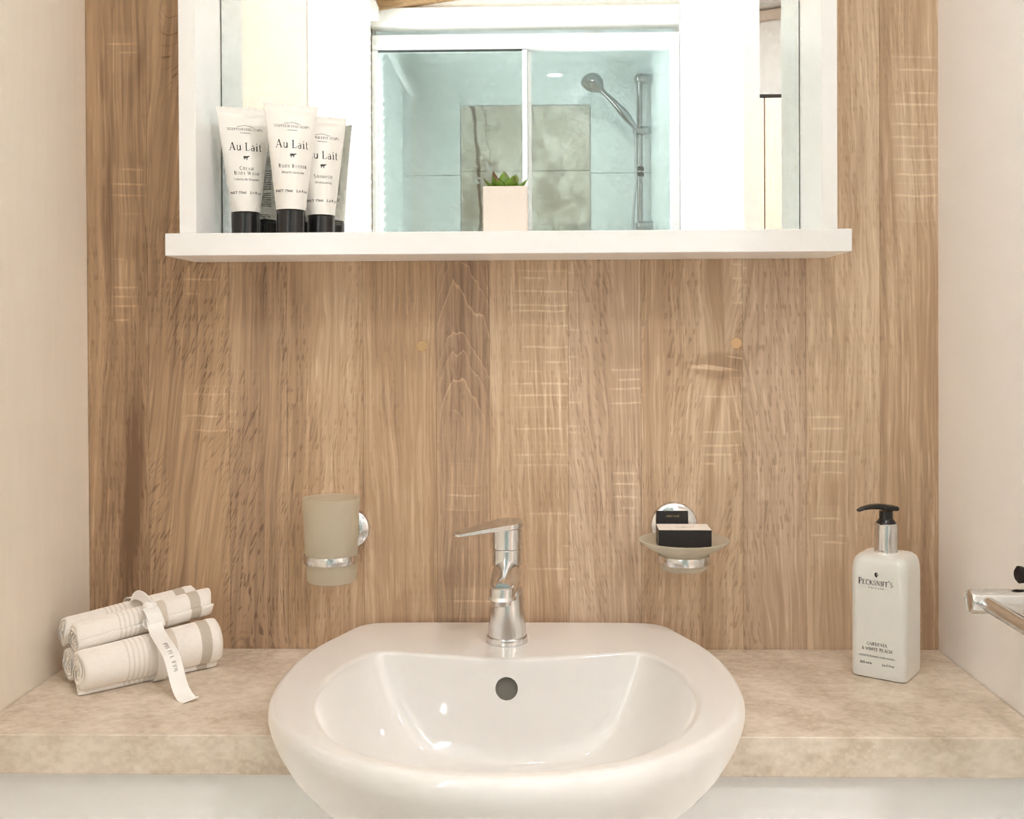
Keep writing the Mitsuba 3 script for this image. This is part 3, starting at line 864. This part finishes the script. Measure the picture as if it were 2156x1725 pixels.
lg = join(shift(extr(lion, .0001), .0005, 0), shift(extr(serif("Pecksniff's", .0072, .78, .03, 1.0), .0001), -.0005, -.0128), shift(extr(serif('ENGLAND', .0018, None, .75, 1.2), .0001), .0005, -.0170))
low = join(shift(extr(serif('GARDENIA', .0036, None, .10, 1.1), .0001), 0, 0), shift(extr(serif('& WHITE PEACH', .0036, None, .10, 1.1), .0001), 0, -.0062), shift(plain('MOISTURISING HAND WASH', .0021, .0001), 0, -.0140),
           shift(plain('500 ml e', .0024, .0001, True), -.0130, -.0225), shift(plain('16.9 fl oz', .0024, .0001, True), .0130, -.0225))
add('pump_bottle__brand_print', place(lg, fo + np.array([0, 0, .9235]) - fx * .002, fx, (0, 0, 1)), 'm_print', False)
labels['pump_bottle__brand_print'] = {'label': 'dark emblem over spaced capitals'}
add('pump_bottle__print', place(low, fo + np.array([0, 0, .8395]) - fx * .001, fx, (0, 0, 1)), 'm_print', False)
labels['pump_bottle__print'] = {'label': 'dark lettering near the bottom'}
tag('pump_bottle', 'white soap bottle with black pump and silver collar on the worktop beside the wall', 'soap bottle')

# ================================================================== ROLLED TOWELS
AX = np.array([.1245, .1090, 0])
AL = float(np.linalg.norm(AX))
AX /= AL
BL = np.array([AX[1], -AX[0], 0])           # towards the viewer's right


def roll(start, length, R, tilt, turn0, seed, sx=1.0, sz=1.0, grow=0.0):
    rng = np.random.default_rng(seed)
    th = R / 4.3
    n, N = 3.9, 120
    ph = np.linspace(0, 2 * np.pi * n, N)
    rc = th * .55 + (R - th * 1.05) * (ph / ph[-1])
    def pt(r, a):
        return np.stack([sx * r * np.cos(a + turn0), sz * r * np.sin(a + turn0)], 1)
    outer, inner = pt(rc + th * .46, ph), pt(np.maximum(rc - th * .46, .0004), ph)
    sec = np.vstack([outer, inner[::-1]])
    M = 26
    vs, uv = [], []
    k = len(sec)
    for i in range(M):
        t = i / (M - 1)
        e = 1.0
        edge = min(t, 1 - t) * length
        if edge < .004:
            e = .965 + .035 * math.sqrt(max(edge / .004, 0))
        an = np.arctan2(sec[:, 1], sec[:, 0])
        wob = 1 + .035 * (meshkit.noise(np.stack([np.cos(an) * 2 + seed, np.sin(an) * 2, np.full(k, t * 5)], 1), seed) - .5)
        # each end: turns stand out unevenly
        rad = np.hypot(sec[:, 0], sec[:, 1])
        endj = (meshkit.noise(np.stack([rad * 260, an * .7, np.full(k, seed * 3.1 + (t > .5) * 9)], 1), seed) - .5) * .008 * (1 if i in (0, M - 1) else .0)
        s = sec * e * wob[:, None]
        d = AX + np.array([0, 0, tilt])
        d /= np.linalg.norm(d)
        c = np.array(start) + d * (t * length) + np.array([0, 0, R * sz * grow * t])
        s = s * np.array([1.0, 1 + grow * t])
        vs.append(c + s[:, :1] * BL + s[:, 1:] * np.array([0, 0, 1.0]) + endj[:, None] * d)
        uv.append(np.stack([np.linspace(0, 1, k), np.full(k, t)], 1))
    v = np.vstack(vs)
    f = []
    for i in range(M - 1):
        j = np.arange(k)
        q0, q1, q2, q3 = i * k + j, i * k + (j + 1) % k, (i + 1) * k + (j + 1) % k, (i + 1) * k + j
        f += [np.stack([q0, q1, q2], 1), np.stack([q0, q2, q3], 1)]
    for o, flip in ((0, True), ((M - 1) * k, False)):
        for j in range(N - 1):
            a, b, c, d = o + j, o + j + 1, o + k - 2 - j, o + k - 1 - j
            q = [(a, b, c), (a, c, d)]
            f.append(np.array([(x[0], x[2], x[1]) if flip else x for x in q]))
    return trimesh.Trimesh(v, np.vstack(f), process=False), np.vstack(uv)


RT = .0275
S0 = np.array([-.5215, -.1820, .8003])
def rpos(b, z, a=0):
    return S0 + BL * b + AX * a + np.array([0, 0, z])
TW = [(rpos(0, .0262), AL, .0262, .0, -.75, 3, 1.0, 1.0, .20, 'striped rolled hand towel, lower front one of the tied bundle'),
      (rpos(-.0480, .0218, .004), AL * .985, .0215, .0, 4.2, 5, 1.0, 1.0, .12, 'striped rolled hand towel, lower back one of the tied bundle'),
      (rpos(-.0270, .0590, .003), AL * .985, .0200, .095, .6, 7, .94, .90, .04, 'striped rolled hand towel, upper front one of the tied bundle'),
      (rpos(-.0650, .0575, .003), AL * .97, .0195, .085, 5.4, 9, .94, .92, .04, 'striped rolled hand towel, upper back one of the tied bundle')]
for i, (st_, ln, R_, tl, t0, sd, sx_, sz_, gr_, lab) in enumerate(TW):
    m, uv = roll(st_, ln, R_, tl, t0, sd, sx_, sz_, gr_)
    k = add('rolled_towel', m, 'm_towel', True, uv=uv)
    tag(k, lab, 'towel', 'rolled towels tied in a bundle')


def strip(path, side, th=.0005):
    """a ribbon: path points and, per point, the half-width vector"""
    p, s_ = np.array(path, float), np.array(side, float)
    if s_.ndim == 1:
        s_ = np.repeat(s_[None], len(p), 0)
    t = np.gradient(p, axis=0)
    n_ = np.cross(t, s_)
    n_ /= np.linalg.norm(n_, axis=1, keepdims=True)
    rings_ = [np.array([a - b + c * th, a + b + c * th, a + b - c * th, a - b - c * th]) for a, b, c in zip(p, s_, n_)]
    return loft(rings_)


def smooth_path(p, n=40):
    from scipy.interpolate import CubicSpline
    p = np.array(p, float)
    d = np.r_[0, np.cumsum(np.linalg.norm(np.diff(p, axis=0), axis=1))]
    return CubicSpline(d, p)(np.linspace(0, d[-1], n))


# ribbon round the bundle at about half its length
q = .535 * AL
cs = []
for (b, z, R_) in ((0, .0289, .0285), (-.0480, .0235, .0232), (-.0285, .0605 + .0975 * q, .0192), (-.0668, .0570 + .0875 * q, .0188)):
    cs += [Point(b, z).buffer(R_ + .0012)]
hullp = unary_union(cs).convex_hull.intersection(sbox(-1, -.0001, 1, 1))
hp_ = np.array(hullp.exterior.coords)[:-1]
ds = hullp.exterior.length
loop = [hullp.exterior.interpolate(t / 90 * ds) for t in range(90)]
w = .0075
rl = []
for g in loop:
    c = S0 + AX * q + BL * g.x + np.array([0, 0, g.y])
    n2 = np.array([g.x + .028, g.y - .05])
    n2 /= np.linalg.norm(n2)
    nn = BL * n2[0] + np.array([0, 0, n2[1]])
    rl.append(np.array([c - AX * w, c + AX * w, c + AX * w + nn * .0009, c - AX * w + nn * .0009]))
v = np.vstack(rl)
f = []
for i in range(90):
    i2 = (i + 1) % 90
    for j in range(4):
        a, b, c, d = i * 4 + j, i * 4 + (j + 1) % 4, i2 * 4 + (j + 1) % 4, i2 * 4 + j
        f += [(a, b, c), (a, c, d)]
add('ribbon__band', trimesh.Trimesh(v, f, process=False), 'm_ribbon', 40)
kn = S0 + AX * (q - .002) + BL * -.0085 + np.array([0, 0, .0605 + .0975 * q + .0165])
kk = trimesh.creation.icosphere(3, 1.0)
kk.vertices *= np.array([.0085, .0075, .0062]) * (1 + .22 * (meshkit.fbm(kk.vertices * 2.2 + 4, 3) - .5))[:, None]
kk.apply_transform(trimesh.transformations.rotation_matrix(.6, [0, 0, 1])).apply_translation(kn)
add('ribbon__knot', kk, 'm_ribbon', True)
# short fold end to the upper left, and the loop that hangs before the tail
up_ = smooth_path([kn + [0, -.002, .001], kn + [-.008, -.001, .0105], kn + [-.018, .004, .0120], kn + [-.027, .010, .0040]], 20)
add('ribbon__bow_loop', strip(up_, np.array([.0030, -.0035, .0062])), 'm_ribbon', 40)
lp = smooth_path([kn + [.001, -.006, -.001], kn + [.0075, -.0125, -.004], kn + [.0125, -.0150, -.013], kn + [.0130, -.0125, -.022], kn + [.0085, -.0100, -.023], kn + [.004, -.008, -.012]], 26)
add('ribbon__bow_loop', strip(lp, np.array([.0078, .0035, .0010])), 'm_ribbon', 40)
t0_ = kn + np.array([.0085, -.0125, -.0080])
tail = smooth_path([t0_, t0_ + [.0060, -.0075, -.0150], (-.4165, -.1760, .8420), (-.4050, -.1880, .8180), (-.3955, -.1955, .8040), (-.3890, -.2010, .8014), (-.3855, -.2055, .8034)], 44)
sv = np.array([.0078, .0032, .0012])
svs = np.array([sv + np.array([0, .0006, .0012]) * (i / 43) for i in range(44)])
add('ribbon__tail', strip(tail, svs), 'm_ribbon', 40)


def on_strip(m, path, side, off=.0007):
    """wrap lettering (x along the path, y across) on a ribbon"""
    m = m.subdivide_to_size(.004)
    p = np.array(path)
    d = np.r_[0, np.cumsum(np.linalg.norm(np.diff(p, axis=0), axis=1))]
    t = np.gradient(p, axis=0)
    n_ = np.cross(t, side)
    n_ /= np.linalg.norm(n_, axis=1, keepdims=True)
    v_ = np.array(m.vertices)
    ip = lambda arr, x: np.stack([np.interp(x, d, arr[:, k]) for k in range(3)], 1)
    sd_ = np.array(side) / np.linalg.norm(side, axis=1, keepdims=True)
    nn_ = ip(n_, v_[:, 0])
    if nn_[0] @ np.array([0, -1, .5]) < 0:
        nn_ = -nn_
    m.vertices = ip(p, v_[:, 0]) + ip(sd_, v_[:, 0]) * v_[:, 1:2] + nn_ * (off + v_[:, 2:3])
    return m


rt = extr(serif('KAY  LL F  RAM', .0043, None, .16, .9), .0001)
rt.apply_translation((.068, 0, 0))
rt.vertices[:, 1] = .002 - rt.vertices[:, 1] + .0015 - .001
rt.invert()
add('ribbon__print', on_strip(rt, tail, svs), 'm_print_grey', False)
labels['ribbon__print'] = {'label': 'faint grey lettering along the tail'}
tag('ribbon', 'white printed ribbon tied around the rolled towels, its tail hanging onto the worktop', 'ribbon')

# ================================================================== TOILETRY TUBES
ZS = SZ1 + .0002
goat = unary_union([sbox(-.0026, -.0004, .0016, .0018), sbox(-.0026, -.0026, -.0019, 0), sbox(-.0016, -.0024, -.0011, 0), sbox(.0004, -.0030, .0009, 0), sbox(.0011, -.0024, .0016, 0),
                    Polygon([(.0010, .0010), (.0016, .0020), (.0030, .0024), (.0042, .0022), (.0044, .0014), (.0032, .0012), (.0018, .0000)]), Polygon([(-.0026, .0018), (-.0034, .0012), (-.0032, -.0012), (-.0026, .0006)]),
                    Polygon([(-.0014, .0018), (-.0008, .0023), (-.0002, .0018)])])


def tube_bottle(i, cx, cy, ang, lean, hcap, htot, rc, wtop, name, label):
    key = 'toiletry_tube' + (f'_{i:03d}' if i else '')
    M = trimesh.transformations.rotation_matrix(ang, [0, 0, 1])
    M = trimesh.transformations.rotation_matrix(lean, [0, 1, 0]) @ M
    M[:3, 3] = (cx, cy, ZS)
    cap = lathe([(0, 0), (rc - .0008, 0), (rc, .0008), (rc, hcap - .0012), (rc - .001, hcap), (0, hcap)], 48)
    zb0, zt0 = hcap + .0002, htot
    def ab(z):
        t = np.clip((z - zb0) / (zt0 - zb0), 0, 1)
        a = rc * 1.02 + (wtop - rc * 1.02) * t ** 1.0
        b = rc * 1.0 * (1 - t ** 1.25) + .0009
        return a, b
    rings = []
    n = 64
    an = np.arange(n) / n * 2 * np.pi
    for z in np.r_[np.linspace(zb0, zt0 - .008, 22), zt0 - .0076, zt0]:
        a, b = ab(z)
        if z > zt0 - .0079:
            b = .0010
        rings.append(np.stack([a * np.cos(an), b * np.sin(an), np.full(n, z)], 1))
    first = [np.stack([rc * .8 * np.cos(an), rc * .8 * np.sin(an), np.full(n, zb0)], 1)]
    body = loft(first + rings)

    def wrap(m, side=-1, off=.00018):
        m = m.subdivide_to_size(.004)
        v = np.array(m.vertices)
        a, b = ab(v[:, 1])
        x = np.clip(v[:, 0], -a * .985, a * .985)
        y = -b * np.sqrt(1 - (x / a) ** 2)
        m.vertices = np.stack([x, y - off - v[:, 2], v[:, 1]], 1) if side < 0 else np.stack([-x, -(y - off - v[:, 2]), v[:, 1]], 1)
        return m

    def at(shape, z, x=0.0):
        g = shape if isinstance(shape, trimesh.Trimesh) else extr(shape, .00008)
        return shift(g, x, z)
    H = htot
    br = [at(serif('SCOTTISH FINE SOAPS', .0030, None, .16, 1.2), H - .0290), at(LineString([(-.010, 0), (0, .0022), (.010, 0)]).buffer(.00022), H - .0245), at(LineString([(-.006, 0), (.006, 0)]).buffer(.00025), H - .0322)]
    fr = br + [at(serif('Au Lait', .0100, None, .05, .85), H - .0545), at(goat, H - .0635)]
    zz = H - .0790
    for k_, ln in enumerate(name[0]):
        fr.append(at(serif(ln, .0044, .74, .22, 1.15), zz - .0062 * k_))
    fr.append(at(plain(name[1], .0026, .00008), zz - .0062 * len(name[0]) - .0008))
    fr += [at(plain('NET 75ml', .0028, .00008, True), H - .1090, -.0100), at(plain('2.6 fl oz', .0028, .00008, True), H - .1090, .0105)]
    pm = wrap(join(*fr))
    rng = np.random.default_rng(i + 40)
    bk = [at(rows([.034] * 5 + [.030] + [.038] * 9, .0030, .0016, .00008, i + 3), H - .048), at(rows([.036] * 7, .0028, .0015, .00008, i + 13), H - .096), at(rows([.036] * 3, .0026, .0018, .00008, i + 23), H - .124)]
    pb = wrap(join(*bk), 1)
    for k_, m, mat, sm in (('cap', cap, 'm_black', 30), ('body', body, 'm_tube', 40), ('print', pm, 'm_print', False), ('back_print', pb, 'm_print_grey', False)):
        m.apply_transform(M)
        add(key + '__' + k_, m, mat, sm)
    labels[key + '__cap'] = {'label': 'black cap'}
    labels[key + '__print'] = {'label': 'dark lettering with a small animal emblem'}
    tag(key, label, 'tube', 'toiletry tubes on the mirror shelf')


DG = math.radians
tube_bottle(0, -.3620, -.0520, DG(24), DG(-.5), .0305, .1615, .0174, .0345, (['Cream', 'Body Wash'], 'Crème de Douche'), 'white tube with black cap reading Cream Body Wash, leftmost of the three')
tube_bottle(1, -.3000, -.0760, DG(24), DG(.5), .0302, .1600, .0174, .0335, (['Body Butter'], 'Beurre Corporel'), 'white tube with black cap reading Body Butter, in front between the other two')
tube_bottle(2, -.2700, -.0400, DG(24), DG(.3), .0275, .1525, .0168, .0325, (['Shampoo'], 'Shampooing'), 'white tube with black cap reading Shampoo, rightmost of the three')

# ================================================================== SUCCULENT
QX0, QX1, QY0, QY1, QZ = -.0645, -.0097, -.0690, -.0150, 1.3905
pot = from_m3(to_m3(box(QX0, QX1, QY0, QY1, ZS, QZ, .0012)) - to_m3(box(QX0 + .003, QX1 - .003, QY0 + .003, QY1 - .003, QZ - .006, QZ + .01)))
add('potted_succulent__pot', pot, 'm_pot', 20)
labels['potted_succulent__pot'] = {'label': 'square blush-white pot'}
add('potted_succulent__soil', box(QX0 + .0032, QX1 - .0032, QY0 + .0032, QY1 - .0032, QZ - .0058, QZ - .0030), 'm_soil', False)


def leaf(c, az, el, L, W_, th, mat):
    n1, n2 = 15, 14
    rings, uv = [], []
    for i in range(n1):
        t = i / (n1 - 1)
        w = W_ * (math.sin(math.pi * min(t, .999) ** .82) ** .75) * (1 - .25 * t) + .0006 * (1 - t)
        if t > .97:
            w = .0002
        h = th * (w / W_) * (1 - .35 * t) + .0002
        a = np.arange(n2) / n2 * 2 * np.pi
        curl = .16 * L * t * t
        rings.append(np.stack([np.full(n2, t * L), w * np.cos(a), h * np.sin(a) - .10 * L * math.sin(math.pi * t) + curl + .18 * (w * np.cos(a)) ** 2 / W_], 1))
        uv.append(np.stack([.5 + .5 * np.cos(a), np.full(n2, t)], 1))
    m = loft(rings)
    uv = np.vstack(uv + [[[.5, 0]], [[.5, 1]]])
    m.apply_transform(trimesh.transformations.rotation_matrix(-el, [0, 1, 0])).apply_transform(trimesh.transformations.rotation_matrix(az, [0, 0, 1])).apply_translation(c)
    add('potted_succulent__leaf', m, mat, True, uv=uv)


pc = np.array([(QX0 + QX1) / 2, -.0440, QZ - .0022])
for k_, (az, el, L, W_, r0) in enumerate([(-95, 62, .0235, .0072, .006), (-35, 52, .0215, .0075, .006), (-150, 55, .0260, .0080, .006), (25, 50, .022, .0070, .006), (90, 55, .023, .0070, .006), (150, 52, .024, .0072, .006),
                                          (-65, 30, .0245, .0078, .007), (-8, 24, .0250, .0070, .007), (-172, 27, .0262, .0072, .007), (-125, 30, .0240, .0078, .007), (55, 28, .024, .007, .007), (120, 28, .024, .007, .007),
                                          (-100, 80, .0205, .0058, .002), (40, 78, .0195, .0055, .002), (160, 76, .0200, .0055, .002)]):
    a = math.radians(az)
    leaf(pc + np.array([math.cos(a), math.sin(a), 0]) * r0, a, math.radians(el), L * .97, W_ * 1.28, .0040, 'm_leaf_red' if k_ in (2,) else 'm_leaf')
tag('potted_succulent', 'small green succulent in a square pale pot on the mirror shelf', 'plant')

# ================================================================== TOWEL RAIL AND HOOK ON THE RIGHT WALL
HY, HZ = -.2700, .9300
for y in (HY, -.545):
    rr = disc(0, 0, 0, .0125, .067, 40)
    rr = lathe([(0, 0), (.0200, 0), (.0205, .0025), (.0130, .005), (.0126, .008), (.0126, .066), (.0116, .0700), (.0090, .0712), (0, .0716)], 48, (XR - .0004, y, HZ), (-1, 0, 0))
    add('towel_rail__post', rr, 'm_chrome', 30)
add('towel_rail__bar', tube([(XR - .0560, HY - .0105, HZ), (XR - .0560, HY - .0135, HZ), (XR - .0560, HY - .016, HZ), (XR - .0560, -.52, HZ), (XR - .0560, -.5340, HZ)], [.0058, .0072, .0076, .0076, .0070], 24), 'm_chrome', 35)
tag('towel_rail', 'chrome towel rail with stout round posts on the right wall', 'towel rail')
add('wall_hook', lathe([(0, 0), (.0105, 0), (.0100, .003), (.0050, .005), (.0046, .009), (.0085, .012), (.0090, .016), (.006, .0185), (0, .019)], 28, (XR - .0004, -.2630, .9560), (-1, 0, 0)), 'm_dark', 35)
tag('wall_hook', 'small dark round hook on the right wall just above the towel rail', 'hook')
